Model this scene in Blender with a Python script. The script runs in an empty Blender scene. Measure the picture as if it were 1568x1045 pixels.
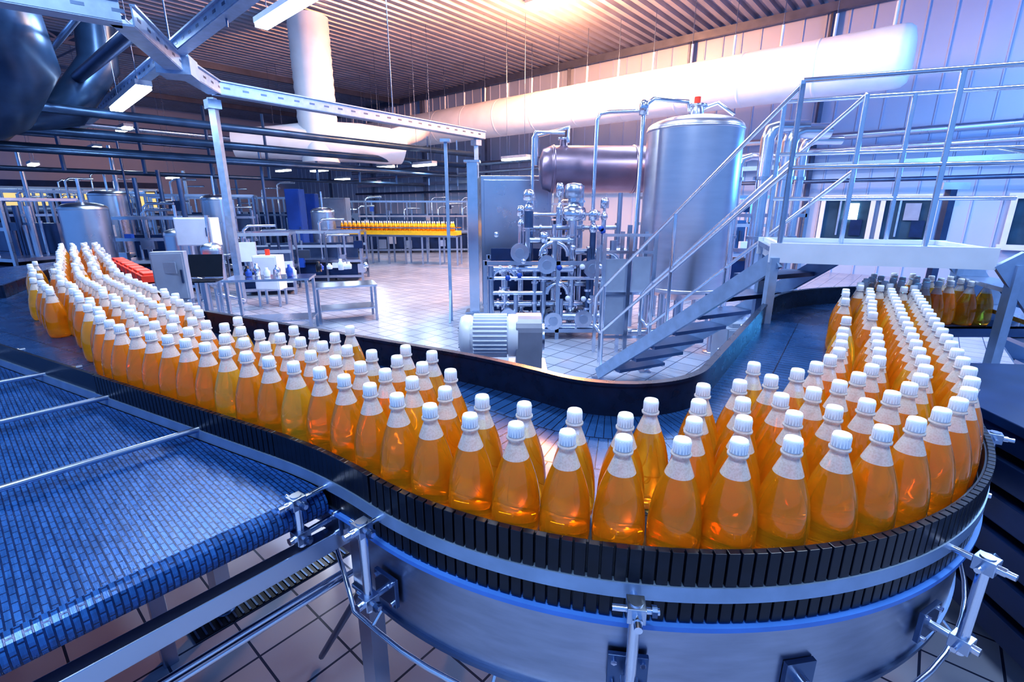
import bpy, math, random
from mathutils import Vector, Matrix
random.seed(7)
sc=bpy.context.scene
sc.view_settings.view_transform='Standard'
try: sc.view_settings.look='Medium High Contrast'
except Exception as e: print('look',e)
RZ=math.radians(49.5)
B=Vector((math.cos(RZ),math.sin(RZ),0)); A=Vector((-math.sin(RZ),math.cos(RZ),0))
def H(a,b,z=0): return A*a+B*b+Vector((0,0,z))
# ---------------- materials
def newmat(name):
    m=bpy.data.materials.new(name); m.use_nodes=True
    return m,m.node_tree,m.node_tree.nodes['Principled BSDF']
def pmat(name,col,metal=0.0,rough=0.4,noise=0.0,nscale=6,emit=None,estr=0,trans=0,ior=1.45,coat=0,bump=0,stretch=None,rv=.04):
    m,nt,p=newmat(name)
    p.inputs['Base Color'].default_value=(*col,1)
    p.inputs['Metallic'].default_value=metal
    p.inputs['Roughness'].default_value=rough
    p.inputs['Transmission Weight'].default_value=trans
    p.inputs['IOR'].default_value=ior
    p.inputs['Coat Weight'].default_value=coat
    if emit:
        p.inputs['Emission Color'].default_value=(*emit,1); p.inputs['Emission Strength'].default_value=estr
    if noise>0 or bump>0:
        tc=nt.nodes.new('ShaderNodeTexCoord'); mp=nt.nodes.new('ShaderNodeMapping')
        nz=nt.nodes.new('ShaderNodeTexNoise'); nz.inputs['Scale'].default_value=nscale; nz.inputs['Detail'].default_value=5
        if stretch: mp.inputs['Scale'].default_value=stretch
        nt.links.new(tc.outputs['Object'],mp.inputs[0]); nt.links.new(mp.outputs[0],nz.inputs['Vector'])
        if noise>0:
            r=nt.nodes.new('ShaderNodeValToRGB')
            r.color_ramp.elements[0].color=(*[c*(1-noise) for c in col],1); r.color_ramp.elements[0].position=.3
            r.color_ramp.elements[1].color=(*[min(1,c*(1+noise)) for c in col],1); r.color_ramp.elements[1].position=.7
            nt.links.new(nz.outputs['Fac'],r.inputs[0]); nt.links.new(r.outputs[0],p.inputs['Base Color'])
            mr=nt.nodes.new('ShaderNodeMapRange'); mr.inputs['To Min'].default_value=max(0.02,rough-rv); mr.inputs['To Max'].default_value=rough+rv
            nt.links.new(nz.outputs['Fac'],mr.inputs[0]); nt.links.new(mr.outputs[0],p.inputs['Roughness'])
        if bump>0:
            b=nt.nodes.new('ShaderNodeBump'); b.inputs['Strength'].default_value=bump; b.inputs['Distance'].default_value=.01
            nt.links.new(nz.outputs['Fac'],b.inputs['Height']); nt.links.new(b.outputs[0],p.inputs['Normal'])
    return m
steel=pmat('stainless_steel',(.5,.59,.74),1,.28,.05,3,rv=.03)
silo_m=pmat('brushed_tank_steel',(.68,.67,.76),1,.3,.04,3,stretch=(1,1,6),rv=.02)
skirt_m=pmat('skirt_steel',(.38,.43,.55),1,.3,.1,9,stretch=(1,1,5),rv=.04)
steel_dk=pmat('dark_steel',(.11,.17,.3),1,.35,.15,5)
steel_br=pmat('bright_steel',(.74,.8,.92),1,.18,.05,8)
galv=pmat('galvanised',(.3,.43,.64),.6,.38,.12,12)
paint_w=pmat('white_paint',(.6,.68,.84),0,.35,.06,5)
paint_g=pmat('grey_paint',(.26,.32,.45),0,.35,.1,5)
motor_w=pmat('motor_paint',(.66,.72,.84),0,.35,.06,5)
motor_g=pmat('motor_grey',(.2,.23,.32),0,.35,.1,9)
black=pmat('black_plastic',(.004,.008,.02),0,.3,.3,30)
blackb=pmat('rail_plastic',(.004,.014,.045),0,.28,.3,20)
bluep=pmat('blue_strip',(.07,.22,.65),0,.3,.1,9)
dkblue=pmat('dark_blue_paint',(.006,.026,.1),.2,.4,.3,4)
blue=pmat('blue_paint',(.02,.08,.4),0,.4,.1,4)
red=pmat('red_plastic',(.8,.06,.03),0,.4,.1,9)
teal=pmat('teal_plastic',(.02,.45,.42),0,.4,.1,9)
yellow=pmat('yellow_paint',(.85,.5,.03),0,.4,.1,9)
ydk=pmat('amber_paint',(.6,.25,.01),0,.4,.1,9)
screen=pmat('dark_screen',(.01,.012,.02),0,.15,.1,9)
ductw=pmat('white_insulation',(.76,.8,.9),.0,.42,.05,2.5,bump=.2)
ductd=pmat('dark_insulation',(.03,.07,.15),.6,.32,.25,3,bump=.2)
vessel=pmat('vessel_mauve',(.26,.21,.3),.85,.32,.12,4)
lamp_e=pmat('lamp_tube',(1,1,1),0,.5,emit=(.85,.95,1),estr=12)
lamp_s=pmat('lamp_small',(1,1,1),0,.5,emit=(.9,1,.95),estr=7)
flare_stand_in_glow=pmat('flare_stand_in_glow',(1,.8,.6),0,.5,emit=(1,.66,.32),estr=18)  # glow of the added lamp that imitates a lens flare
glow_y=pmat('lit_window',(1,.8,.4),0,.5,emit=(1,.72,.25),estr=.7)
cap_m=pmat('cap_white',(.82,.88,.97),0,.35,.03,20)
rib_m=pmat('ceiling_sheet',(.3,.33,.45),.4,.4,.12,1.2)
beam_m=pmat('beam_grey',(.1,.13,.22),.4,.45,.15,3)
def floor_mat():
    m,nt,p=newmat('floor_tiles')
    tc=nt.nodes.new('ShaderNodeTexCoord'); mp=nt.nodes.new('ShaderNodeMapping'); mp.inputs['Rotation'].default_value=(0,0,-RZ)
    br=nt.nodes.new('ShaderNodeTexBrick'); br.offset=0
    for k,v in (('Scale',1),('Brick Width',.25),('Row Height',.25),('Mortar Size',.005),('Mortar Smooth',.1),('Bias',0)): br.inputs[k].default_value=v
    br.inputs['Color1'].default_value=(.42,.47,.6,1); br.inputs['Color2'].default_value=(.34,.39,.53,1); br.inputs['Mortar'].default_value=(.03,.045,.1,1)
    nz=nt.nodes.new('ShaderNodeTexNoise'); nz.inputs['Scale'].default_value=1.3; nz.inputs['Detail'].default_value=6
    r=nt.nodes.new('ShaderNodeValToRGB'); r.color_ramp.elements[0].color=(.7,.7,.72,1); r.color_ramp.elements[1].color=(1,1,1,1)
    mx=nt.nodes.new('ShaderNodeMix'); mx.data_type='RGBA'; mx.blend_type='MULTIPLY'; mx.inputs[0].default_value=1
    nt.links.new(tc.outputs['Object'],mp.inputs[0]); nt.links.new(mp.outputs[0],br.inputs['Vector']); nt.links.new(mp.outputs[0],nz.inputs['Vector'])
    nt.links.new(nz.outputs['Fac'],r.inputs[0])
    nt.links.new(br.outputs['Color'],mx.inputs[6]); nt.links.new(r.outputs[0],mx.inputs[7]); nt.links.new(mx.outputs[2],p.inputs['Base Color'])
    mr=nt.nodes.new('ShaderNodeMapRange'); mr.inputs['To Min'].default_value=.14; mr.inputs['To Max'].default_value=.3
    nt.links.new(nz.outputs['Fac'],mr.inputs[0]); nt.links.new(mr.outputs[0],p.inputs['Roughness'])
    b=nt.nodes.new('ShaderNodeBump'); b.inputs['Strength'].default_value=.4; b.inputs['Distance'].default_value=.004; b.invert=True
    nt.links.new(br.outputs['Fac'],b.inputs['Height']); nt.links.new(b.outputs[0],p.inputs['Normal'])
    return m
floor_m=floor_mat()
def wall_mat():
    m,nt,p=newmat('wall_panels')
    tc=nt.nodes.new('ShaderNodeTexCoord')
    nz=nt.nodes.new('ShaderNodeTexNoise'); nz.inputs['Scale'].default_value=.6; nz.inputs['Detail'].default_value=4
    r=nt.nodes.new('ShaderNodeValToRGB'); r.color_ramp.elements[0].color=(.34,.45,.68,1); r.color_ramp.elements[1].color=(.48,.57,.79,1)
    nt.links.new(tc.outputs['Object'],nz.inputs['Vector']); nt.links.new(nz.outputs['Fac'],r.inputs[0]); nt.links.new(r.outputs[0],p.inputs['Base Color'])
    p.inputs['Roughness'].default_value=.4; p.inputs['Metallic'].default_value=.1
    return m
wall_m=wall_mat()
def belt_mat(name,uw,vh,c1,c2,mort,ms=.002,off=.5,rough=.3,nsc=14,ov=.8,nst=(1,1,1),nb=.2):
    m,nt,p=newmat(name)
    tc=nt.nodes.new('ShaderNodeTexCoord')
    br=nt.nodes.new('ShaderNodeTexBrick'); br.offset=off
    for k,v in (('Scale',1),('Brick Width',uw),('Row Height',vh),('Mortar Size',ms),('Mortar Smooth',.3),('Bias',0)): br.inputs[k].default_value=v
    br.inputs['Color1'].default_value=(*c1,1); br.inputs['Color2'].default_value=(*c2,1); br.inputs['Mortar'].default_value=(*mort,1)
    nt.links.new(tc.outputs['UV'],br.inputs['Vector'])
    mp=nt.nodes.new('ShaderNodeMapping'); mp.inputs['Scale'].default_value=nst
    nz=nt.nodes.new('ShaderNodeTexNoise'); nz.inputs['Scale'].default_value=nsc; nz.inputs['Detail'].default_value=8; nz.inputs['Roughness'].default_value=.7
    nt.links.new(tc.outputs['UV'],mp.inputs[0]); nt.links.new(mp.outputs[0],nz.inputs['Vector'])
    mx=nt.nodes.new('ShaderNodeMix'); mx.data_type='RGBA'; mx.blend_type='OVERLAY'; mx.inputs[0].default_value=ov
    nt.links.new(br.outputs['Color'],mx.inputs[6]); nt.links.new(nz.outputs['Fac'],mx.inputs[7]); nt.links.new(mx.outputs[2],p.inputs['Base Color'])
    p.inputs['Metallic'].default_value=.3
    mr=nt.nodes.new('ShaderNodeMapRange'); mr.inputs['To Min'].default_value=rough-.15; mr.inputs['To Max'].default_value=rough+.15
    nt.links.new(nz.outputs['Fac'],mr.inputs[0]); nt.links.new(mr.outputs[0],p.inputs['Roughness'])
    b=nt.nodes.new('ShaderNodeBump'); b.inputs['Strength'].default_value=1; b.inputs['Distance'].default_value=.004; b.invert=True
    nt.links.new(br.outputs['Fac'],b.inputs['Height'])
    b2=nt.nodes.new('ShaderNodeBump'); b2.inputs['Strength'].default_value=nb; b2.inputs['Distance'].default_value=.01
    nt.links.new(nz.outputs['Fac'],b2.inputs['Height']); nt.links.new(b.outputs[0],b2.inputs['Normal']); nt.links.new(b2.outputs[0],p.inputs['Normal'])
    return m
belt1=belt_mat('belt_plates',.04,.2,(.018,.075,.22),(.015,.066,.2),(.002,.008,.035),ms=.0025,rough=.27,nsc=5,ov=.4,nb=.05)
belt2=belt_mat('belt_mesh',.034,.013,(.022,.105,.32),(.016,.085,.28),(.003,.02,.09),ms=.0018,rough=.27,nsc=9,ov=.9,nst=(1,6,1),nb=.12)
def liquid(name,c1,c2,tr=.72):
    m,nt,p=newmat(name)
    tc=nt.nodes.new('ShaderNodeTexCoord'); sp=nt.nodes.new('ShaderNodeSeparateXYZ')
    nt.links.new(tc.outputs['Object'],sp.inputs[0])
    r=nt.nodes.new('ShaderNodeValToRGB'); r.color_ramp.elements[0].color=(*c2,1); r.color_ramp.elements[0].position=.1  # yellower base paints the refraction glow into the drink colour
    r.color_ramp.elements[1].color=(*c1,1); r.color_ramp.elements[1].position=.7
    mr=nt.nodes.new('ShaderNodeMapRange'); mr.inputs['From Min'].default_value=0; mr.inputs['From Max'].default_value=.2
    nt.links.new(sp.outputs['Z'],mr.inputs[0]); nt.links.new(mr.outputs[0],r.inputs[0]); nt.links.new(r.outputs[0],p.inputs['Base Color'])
    p.inputs['Transmission Weight'].default_value=tr; p.inputs['IOR'].default_value=1.33
    p.inputs['Roughness'].default_value=.03; p.inputs['Coat Weight'].default_value=.6; p.inputs['Coat Roughness'].default_value=.03
    return m
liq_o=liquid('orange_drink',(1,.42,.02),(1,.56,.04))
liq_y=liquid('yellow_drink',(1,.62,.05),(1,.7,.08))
def foam():
    m,nt,p=newmat('frosted_neck')
    tc=nt.nodes.new('ShaderNodeTexCoord'); nz=nt.nodes.new('ShaderNodeTexNoise'); nz.inputs['Scale'].default_value=260
    nt.links.new(tc.outputs['Object'],nz.inputs['Vector'])
    r=nt.nodes.new('ShaderNodeValToRGB'); r.color_ramp.elements[0].color=(.85,.82,.8,1); r.color_ramp.elements[0].position=.36; r.color_ramp.elements[1].color=(.95,.97,1,1); r.color_ramp.elements[1].position=.56
    nt.links.new(nz.outputs['Fac'],r.inputs[0]); nt.links.new(r.outputs[0],p.inputs['Base Color'])
    p.inputs['Transmission Weight'].default_value=.55; p.inputs['Roughness'].default_value=.1; p.inputs['IOR'].default_value=1.3
    return m
foam_m=foam()
glass_m=pmat('window_glass',(.03,.07,.12),0,.08,.5,1.3)
# ---------------- mesh builder
class MB:
    def __init__(s): s.v=[];s.f=[];s.m=[];s.sm=[];s.uv=[];s.mats=[]
    def mi(s,m):
        if m not in s.mats: s.mats.append(m)
        return s.mats.index(m)
    def face(s,idx,m,sm=False,uv=None):
        s.f.append(idx);s.m.append(s.mi(m));s.sm.append(sm);s.uv.append(uv)
    def box(s,c,d,m,rz=0,M=None):
        R=M if M else Matrix.Rotation(rz,3,'Z'); c=Vector(c); n=len(s.v)
        for x in(-.5,.5):
            for y in(-.5,.5):
                for z in(-.5,.5): s.v.append(c+R@Vector((x*d[0],y*d[1],z*d[2])))
        for q in((0,1,3,2),(4,6,7,5),(0,4,5,1),(2,3,7,6),(0,2,6,4),(1,5,7,3)): s.face([n+i for i in q],m)
    def beam(s,p0,p1,w,h,m):
        p0=Vector(p0);p1=Vector(p1);d=p1-p0;x=d.normalized()
        up=Vector((0,0,1))
        if abs(x.z)>.99: up=Vector((0,1,0))
        y=up.cross(x).normalized(); z=x.cross(y)
        M=Matrix((x,y,z)).transposed()
        s.box((p0+p1)/2,(d.length,w,h),m,M=M)
    def tube(s,p0,p1,r,m,seg=12,r2=None,caps=True):
        s.ptube([p0,p1],[r,r if r2 is None else r2],m,seg,caps)
    def ptube(s,pts,r,m,seg=10,caps=True):
        pts=[Vector(p) for p in pts]; n=len(pts)
        if not isinstance(r,(list,tuple)): r=[r]*n
        T=[]
        for i in range(n):
            if i==0:t=pts[1]-pts[0]
            elif i==n-1:t=pts[-1]-pts[-2]
            else:t=(pts[i]-pts[i-1]).normalized()+(pts[i+1]-pts[i]).normalized()
            T.append(t.normalized())
        up=Vector((0,0,1)) if abs(T[0].z)<.9 else Vector((1,0,0))
        u=(up-T[0]*up.dot(T[0])).normalized(); base=len(s.v)
        for i in range(n):
            u=(u-T[i]*u.dot(T[i])).normalized(); w=T[i].cross(u)
            k=1
            if 0<i<n-1:
                c=T[i].dot((pts[i+1]-pts[i]).normalized()); k=1/max(c,.6)
                k=1+(k-1)*.5
            for j in range(seg):
                a=2*math.pi*j/seg; s.v.append(pts[i]+(u*math.cos(a)+w*math.sin(a))*r[i]*k)
        for i in range(n-1):
            for j in range(seg):
                j2=(j+1)%seg; s.face([base+i*seg+j,base+i*seg+j2,base+(i+1)*seg+j2,base+(i+1)*seg+j],m,True)
        if caps:
            for k0 in(0,(n-1)*seg):
                c0=len(s.v)
                for j in range(seg): s.v.append(s.v[base+k0+j].copy())
                q=[c0+j for j in range(seg)]
                s.face(q[::-1] if k0==0 else q,m)
    def lathe(s,prof,o,mats,seg=24,M=None,smooth=True):
        o=Vector(o); base=len(s.v); R=M if M else Matrix.Identity(3)
        for r,z in prof:
            for j in range(seg):
                a=2*math.pi*j/seg; s.v.append(o+R@Vector((r*math.cos(a),r*math.sin(a),z)))
        for i in range(len(prof)-1):
            m=mats[i] if isinstance(mats,list) else mats
            for j in range(seg):
                j2=(j+1)%seg; s.face([base+i*seg+j,base+i*seg+j2,base+(i+1)*seg+j2,base+(i+1)*seg+j],m,smooth)
    def ribbon(s,L,R,m,uv=None,smooth=False):
        n=len(s.v)
        for a,b in zip(L,R): s.v.append(Vector(a)); s.v.append(Vector(b))
        for i in range(len(L)-1):
            q=[n+2*i,n+2*i+1,n+2*i+3,n+2*i+2]
            u=None
            if uv: u=[uv[i][0],uv[i][1],uv[i+1][1],uv[i+1][0]]
            s.face(q,m,smooth,u)
    def build(s,name,bevel=0,parent=None,loc=None):
        me=bpy.data.meshes.new(name); me.from_pydata([tuple(v) for v in s.v],[],s.f)
        for m in s.mats: me.materials.append(m)
        me.polygons.foreach_set('material_index',s.m); me.polygons.foreach_set('use_smooth',s.sm)
        if any(u for u in s.uv):
            ul=me.uv_layers.new(name='UVMap')
            for p,u in zip(me.polygons,s.uv):
                if u:
                    for k,li in enumerate(p.loop_indices): ul.data[li].uv=u[k]
        me.update()
        ob=bpy.data.objects.new(name,me); sc.collection.objects.link(ob)
        if bevel:
            b=ob.modifiers.new('b','BEVEL'); b.width=bevel; b.segments=2; b.limit_method='ANGLE'; b.angle_limit=math.radians(50)
        if parent: ob.parent=parent
        return ob
def empty(name):
    e=bpy.data.objects.new(name,None); sc.collection.objects.link(e); return e
# ---------------- path
W=.39
def integ(p,h,segs,ds=.02,sign=1):
    pts=[(p[0],p[1],h)]; x,y=p
    for L,dh in segs:
        n=max(1,int(round(L/ds))); d=L/n; k=dh/n
        for i in range(n):
            hm=h+k/2; x+=sign*d*math.cos(hm); y+=sign*d*math.sin(hm); h+=k; pts.append((x,y,h))
    return pts
r_=math.radians
fw=integ((-.10,1.40),r_(-40),[(.81*r_(95.5),r_(95.5)),(1.69,0),(.9*r_(55.5),r_(-55.5)),(2.2,0)])
bk=integ((-.10,1.40),r_(-40),[(.5,r_(12)),(3.2,0)],sign=-1)
PATH=bk[::-1][:-1]+fw
S0=len(bk)-1
SL=[0]
for i in range(1,len(PATH)): SL.append(SL[-1]+math.hypot(PATH[i][0]-PATH[i-1][0],PATH[i][1]-PATH[i-1][1]))
s0=SL[S0]; SL=[s-s0 for s in SL]
def off(o,z,i0=0,i1=None):
    return [Vector((x-math.sin(h)*o,y+math.cos(h)*o,z)) for x,y,h in PATH[i0:i1]]
def at(s,o,z=1.0):
    s=max(SL[0],min(SL[-1]-1e-6,s)); lo,hi=0,len(SL)-1
    while hi-lo>1:
        mid=(lo+hi)//2
        if SL[mid]<=s: lo=mid
        else: hi=mid
    t=(s-SL[lo])/(SL[hi]-SL[lo]); a,b=PATH[lo],PATH[hi]
    x=a[0]+(b[0]-a[0])*t;y=a[1]+(b[1]-a[1])*t;h=a[2]+(b[2]-a[2])*t
    return Vector((x-math.sin(h)*o,y+math.cos(h)*o,z)),h
def idx(s): return min(range(len(SL)),key=lambda i:abs(SL[i]-s))
def wall_sweep(mb,o0,o1,z0,z1,m,i0=0,i1=None,ss=True):
    a=off(o0,z0,i0,i1);b=off(o0,z1,i0,i1);c=off(o1,z1,i0,i1);d=off(o1,z0,i0,i1)
    mb.ribbon(a,b,m,smooth=ss);mb.ribbon(b,c,m,smooth=ss);mb.ribbon(c,d,m,smooth=ss);mb.ribbon(d,a,m,smooth=ss)
    for k in(0,-1):
        n=len(mb.v); mb.v+= [a[k],b[k],c[k],d[k]]; mb.face([n,n+1,n+2,n+3],m)
# ---------------- conveyor
conv=empty('bottle_conveyor')
mb=MB()
L=off(W,1.0);R=off(-W,1.0)
mb.ribbon(R,L,belt1,uv=[((SL[i],0),(SL[i],2*W)) for i in range(len(L))])
q=[Vector((-2.2,3.1,.997)),Vector((-3.4,4.25,.997)),Vector((-6.2,7.05,.997))]
nq=[Vector((-2.2,2.1,.997)),Vector((-3.2,2.67,.997)),Vector((-6.5,4.5,.997))]
mb.ribbon(nq,q,belt1,uv=[((0,0),(0,1.0)),((1.3,0),(1.3,1.6)),((5,0),(5,2.6))])
wall_sweep(mb,W,-W,.93,.985,steel_dk)
mb.build('belt',parent=conv)
mb=MB()
iL=idx(-2.2)
wall_sweep(mb,W,W+.018,1.0,1.115,blackb,iL)
wall_sweep(mb,W-.004,W+.026,1.115,1.127,blackb,iL)
wall_sweep(mb,W+.018,W+.05,.93,.99,steel_dk,iL)
base=off(W,0,iL)[0]
for z0,z1,m in((1.0,1.125,blackb),(.93,.99,steel_dk)):
    pp=[base,Vector((-3.4,4.25,0)),Vector((-6.2,7.05,0))]
    for a,b in zip(pp,pp[1:]):
        mb.beam((a.x,a.y,(z0+z1)/2),(b.x,b.y,(z0+z1)/2),.022,z1-z0,m)
mb.beam((-4.2,3.95,1.05),(-4.8,5.0,1.05),.02,.1,blackb)
mb.beam((-4.2,3.95,1.05),(-5.6,3.9,1.05),.02,.1,blackb)
mb.build('guide_rail_inner',parent=conv)
mb=MB()
i1=idx(3.4)
wall_sweep(mb,-W-.006,-W-.014,.998,1.072,black,0,i1)
wall_sweep(mb,-W-.004,-W-.03,.962,.998,galv,0,i1)
wall_sweep(mb,-W-.002,-W-.012,.915,.962,black,0,i1)
wall_sweep(mb,-W-.0,-W-.034,.892,.904,bluep,idx(-.5),i1)
wall_sweep(mb,-W-.014,-W-.022,1.0,1.076,black,0,idx(-1.6))
s=-1.6
while s<3.3:
    for zc,hh,o in((1.038,.078,-W-.019),(.934,.05,-W-.016)):
        p,h=at(s,o,zc); mb.box(p,(.0225 if s<1.35 and s>0 else .0205,.016,hh),black,rz=h)
    s+=.018 if 0<s<1.35 else .0245
mb.build('guide_rail_outer',parent=conv,bevel=.0012)
mb=MB()
ia,ib=idx(-.16),idx(3.3)
wall_sweep(mb,-W+.0,-W-.012,.665,.89,skirt_m,ia,ib)
wall_sweep(mb,-W+.004,-W-.02,.655,.668,steel_dk,ia,ib)
wall_sweep(mb,W,W+.01,.70,.93,steel_dk,iL,ib)
wall_sweep(mb,-W+.02,-W-.012,.84,.905,galv,0,ia)
mb.build('side_skirt',parent=conv)
mb=MB()
for s,o in((-1.2,-.3),(-1.2,.35),(.6,-.3),(.55,.3),(2.2,-.3),(2.2,.3),(-.25,-.3),(-.3,.3)):
    p,h=at(s,o,0); mb.box((p.x,p.y,.34),(.06,.06,.66),steel,rz=h); mb.lathe([(0,.0),(.045,0),(.045,.012),(.02,.02),(0,.02)],(p.x,p.y,0),steel_dk,12)
mb.build('legs',parent=conv)
def bracket(s,out=.10,name='bracket',rodtop=1.0,rodbot=.73):
    mb=MB(); p,h=at(s,-W-.02,0); n=Vector((math.sin(h),-math.cos(h),0)); t=Vector((math.cos(h),math.sin(h),0))
    c=p+n*out
    mb.tube(c+Vector((0,0,rodbot)),c+Vector((0,0,rodtop)),.0115,steel_br,14)
    mb.tube(c+Vector((0,0,rodtop)),c+Vector((0,0,rodtop+.01)),.014,steel,12)
    mb.tube(p-n*.01+Vector((0,0,.975)),c+n*.05+Vector((0,0,.975)),.008,steel_br,12)
    for z in(.975,rodbot+.03):
        mb.box(c+Vector((0,0,z)),(.036,.04,.034),steel,rz=h)
        mb.tube(c+t*-.045+Vector((0,0,z)),c+t*.045+Vector((0,0,z)),.0065,steel_br,10)
        mb.tube(c+t*.03+Vector((0,0,z)),c+t*.04+Vector((0,0,z)),.0125,steel_dk,6)
        mb.tube(c+n*.02+Vector((0,0,z)),c+n*.034+Vector((0,0,z)),.011,steel_br,6)
    mb.tube(p-n*.01+Vector((0,0,rodbot+.03)),c+Vector((0,0,rodbot+.03)),.009,steel,12)
    q=p+Vector((0,0,rodbot+.03))
    mb.box(q+n*.004,(.085,.012,.085),steel_dk,rz=h)
    for dx in(-.03,.03):
        for dz in(-.03,.03): mb.tube(q+t*dx+Vector((0,0,dz))+n*.008,q+t*dx+Vector((0,0,dz))+n*.018,.007,steel_br,6)
    return mb.build(name,parent=conv,bevel=.0015)
for i,(s,o_,rb) in enumerate(((-.23,.10,.84),(.03,.06,.73),(.45,.05,.74),(.97,.07,.73),(1.6,.08,.73))): bracket(s,o_,name='rail_bracket_%d'%(i+1),rodbot=rb,rodtop=.985)
mb=MB()
for s in(-1.9,-1.0,-.2,.3,.75,1.3,1.9,2.5):
    p,h=at(s,W+.02,0); n=Vector((-math.sin(h),math.cos(h),0))
    mb.box(p+n*.02+Vector((0,0,.96)),(.03,.02,.18),steel,rz=h); mb.tube(p+Vector((0,0,1.05)),p+n*.06+Vector((0,0,1.05)),.008,steel_br)
for s,z in((.7,.74),(1.45,.74)):
    p,h=at(s,-W-.013,z); n=Vector((math.sin(h),-math.cos(h),0)); mb.box(p+n*.006,(.07,.012,.09),steel_dk,rz=h); mb.tube(p,p+n*.03,.016,steel_br,6)
mb.build('rail_clamps',parent=conv)
mb=MB()
pts=[at(s,-W-.05,.62)[0] for s in [(-.1+.06*i) for i in range(34)]]
mb.ptube([Vector((-.72,1.42,.74)),Vector((-.6,1.36,.74)),Vector((-.5,1.2,.68))]+pts,.007,steel_br,10)
for s in(0,.25,.5,.8,1.1,1.4):
    a,_=at(s,-W-.05,.62);b,_=at(s,-W+.0,.665); mb.tube(a,b,.005,steel_br,8)
mb.build('guard_tube',parent=conv)
# ---------------- left wide belt
lw=empty('wide_belt_conveyor')
mb=MB()
edge=off(-W-.034,.962,0,idx(-.24)); WD=1.75
e0=edge[0]; dirl=(edge[0]-edge[5]).normalized(); edge=[e0+dirl*3]+edge
far=[p-B*WD for p in edge]
def huv(p): return (p.dot(A),p.dot(B))
mb.ribbon(far,edge,belt2,uv=[(huv(f),huv(e)) for f,e in zip(far,edge)])
ec=edge[-1]; nd=-A
ncols=[]
for k in range(9):
    a=math.pi*k/8; d=nd*math.sin(a)*.04+Vector((0,0,-.04+math.cos(a)*.04)); ncols.append((ec-B*WD+d,ec+d,-.0157*k+ec.dot(A)))
for k in range(8):
    f0,e0_,u0=ncols[k];f1,e1,u1=ncols[k+1]
    mb.ribbon([f0,f1],[e0_,e1],belt2,uv=[((u0,0),(u0,WD)),((u1,0),(u1,WD))],smooth=True)
und=[p-Vector((0,0,.08)) for p in edge]; undf=[p-Vector((0,0,.08)) for p in far]
mb.ribbon(und,undf,dkblue)
mb.build('belt',parent=lw)
mb=MB()
for px,py in((-.98,1.60),(-1.54,1.86),(-2.05,2.13),(-2.6,2.42)):
    p=Vector((px,py,1.0)); d=-B
    mb.tube(p+B*.04,p+d*1.6,.010,steel,12)
    mb.lathe([(0,0),(.018,0),(.018,.03),(0,.03)],p+Vector((0,0,-.02)),steel,12)
mb.build('cross_rods',parent=lw)
mb=MB()
c=Vector((-.47,1.26,.80))
mb.beam(c,c-B*1.8,.045,.055,steel)
mb.beam(c+A*.4-Vector((0,0,.08)),c-B*1.8+A*.4+Vector((0,0,-.08)),.04,.05,steel_dk)
for o,z in((.03,.62),(.12,.56)):
    mb.tube(c+A*o+Vector((0,0,z-.8)),c-B*1.8+A*o+Vector((0,0,z-.8)),.010,steel_br,10)
mb.box(c+Vector((.0,.0,.0)),(.08,.07,.14),steel,rz=RZ)
mb.tube(c+Vector((.04,-.04,.02)),c+Vector((.07,-.07,.02)),.02,steel_dk,6)
for k,aa in((.3,.8),(1.5,.8),(.3,2.6),(1.5,2.6)):
    q=edge[-1]-B*k+A*aa; mb.box((q.x,q.y,.44),(.05,.05,.88),steel,rz=RZ)
mb.box((c-B*.9+A*1.2)+Vector((0,0,.02)),(1.7,.06,.06),steel_dk,rz=RZ)
mb.tube(Vector((-.45,1.2,.62)),Vector((-.75,1.5,.02)),.012,steel_dk,8)
mb.build('frame',parent=lw,bevel=.003)
mb=MB()
gc=Vector((-1.1,1.9,.004))
mb.box(gc,(.75,.13,.006),black,rz=RZ)
for i in range(26): mb.box(gc+B*(-.36+i*.029)+Vector((0,0,.004)),(.008,.12,.008),steel_dk,rz=RZ)
mb.build('floor_drain_grate')
# ---------------- bottles
def bottle_mesh(name,liq):
    mb=MB()
    prof=[(0,.006),(.03,.006),(.042,0),(.049,.006),(.0545,.022),(.056,.05),(.0555,.08),(.0535,.108),(.0495,.135),(.044,.158),(.037,.180),(.0295,.200),(.0235,.217),(.0185,.230),(.0162,.237),(.0162,.242),(.0208,.243),(.0208,.248),(.016,.249),(.0175,.25),(.0175,.273),(.016,.278),(0,.279)]
    mats=[liq]*11+[foam_m]*7+[cap_m]*4
    mb.lathe(prof,(0,0,0),mats,28)
    for j in range(18):
        a=2*math.pi*j/18; mb.box((math.cos(a)*.0174,math.sin(a)*.0174,.262),(.0014,.002,.02),cap_m,rz=a)
    ob=mb.build(name); me=ob.data; bpy.data.objects.remove(ob)
    return me
bm_o=bottle_mesh('juice_bottle_orange',liq_o); bm_y=bottle_mesh('juice_bottle_yellow',liq_y)
seeds=[]
def add_rows(s_a,s_b,rows,drop=0.0):
    for k in range(rows[0],rows[1]):
        o=-W+.062+k*.1
        s=s_a+(k%2)*.056
        while s<s_b:
            kf=.81/(.81-o) if 0<s<1.35 else 1
            if random.random()>=drop: seeds.append([s+random.uniform(-.008,.008),o+random.uniform(-.006,.006)])
            s+=.1145*kf
add_rows(-1.5,4.1,(0,1))
add_rows(-1.5,-.1,(1,3)); add_rows(-1.5,-.1,(3,4),.3); add_rows(-.9,-.4,(4,5),.6)
add_rows(-.1,.5,(1,2),.12); add_rows(-.05,.15,(2,3),.5)
add_rows(.5,4.1,(1,3)); add_rows(.6,1.9,(3,4),.2); add_rows(1.9,4.1,(3,4),.7);add_rows(.8,1.2,(4,5),.75)
P=[at(s,o)[0] for s,o in seeds]
st=at(-1.5,-.17)[0]; wp=[st,Vector((-3.0,3.42,1)),Vector((-5.6,6.35,1))]
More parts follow.
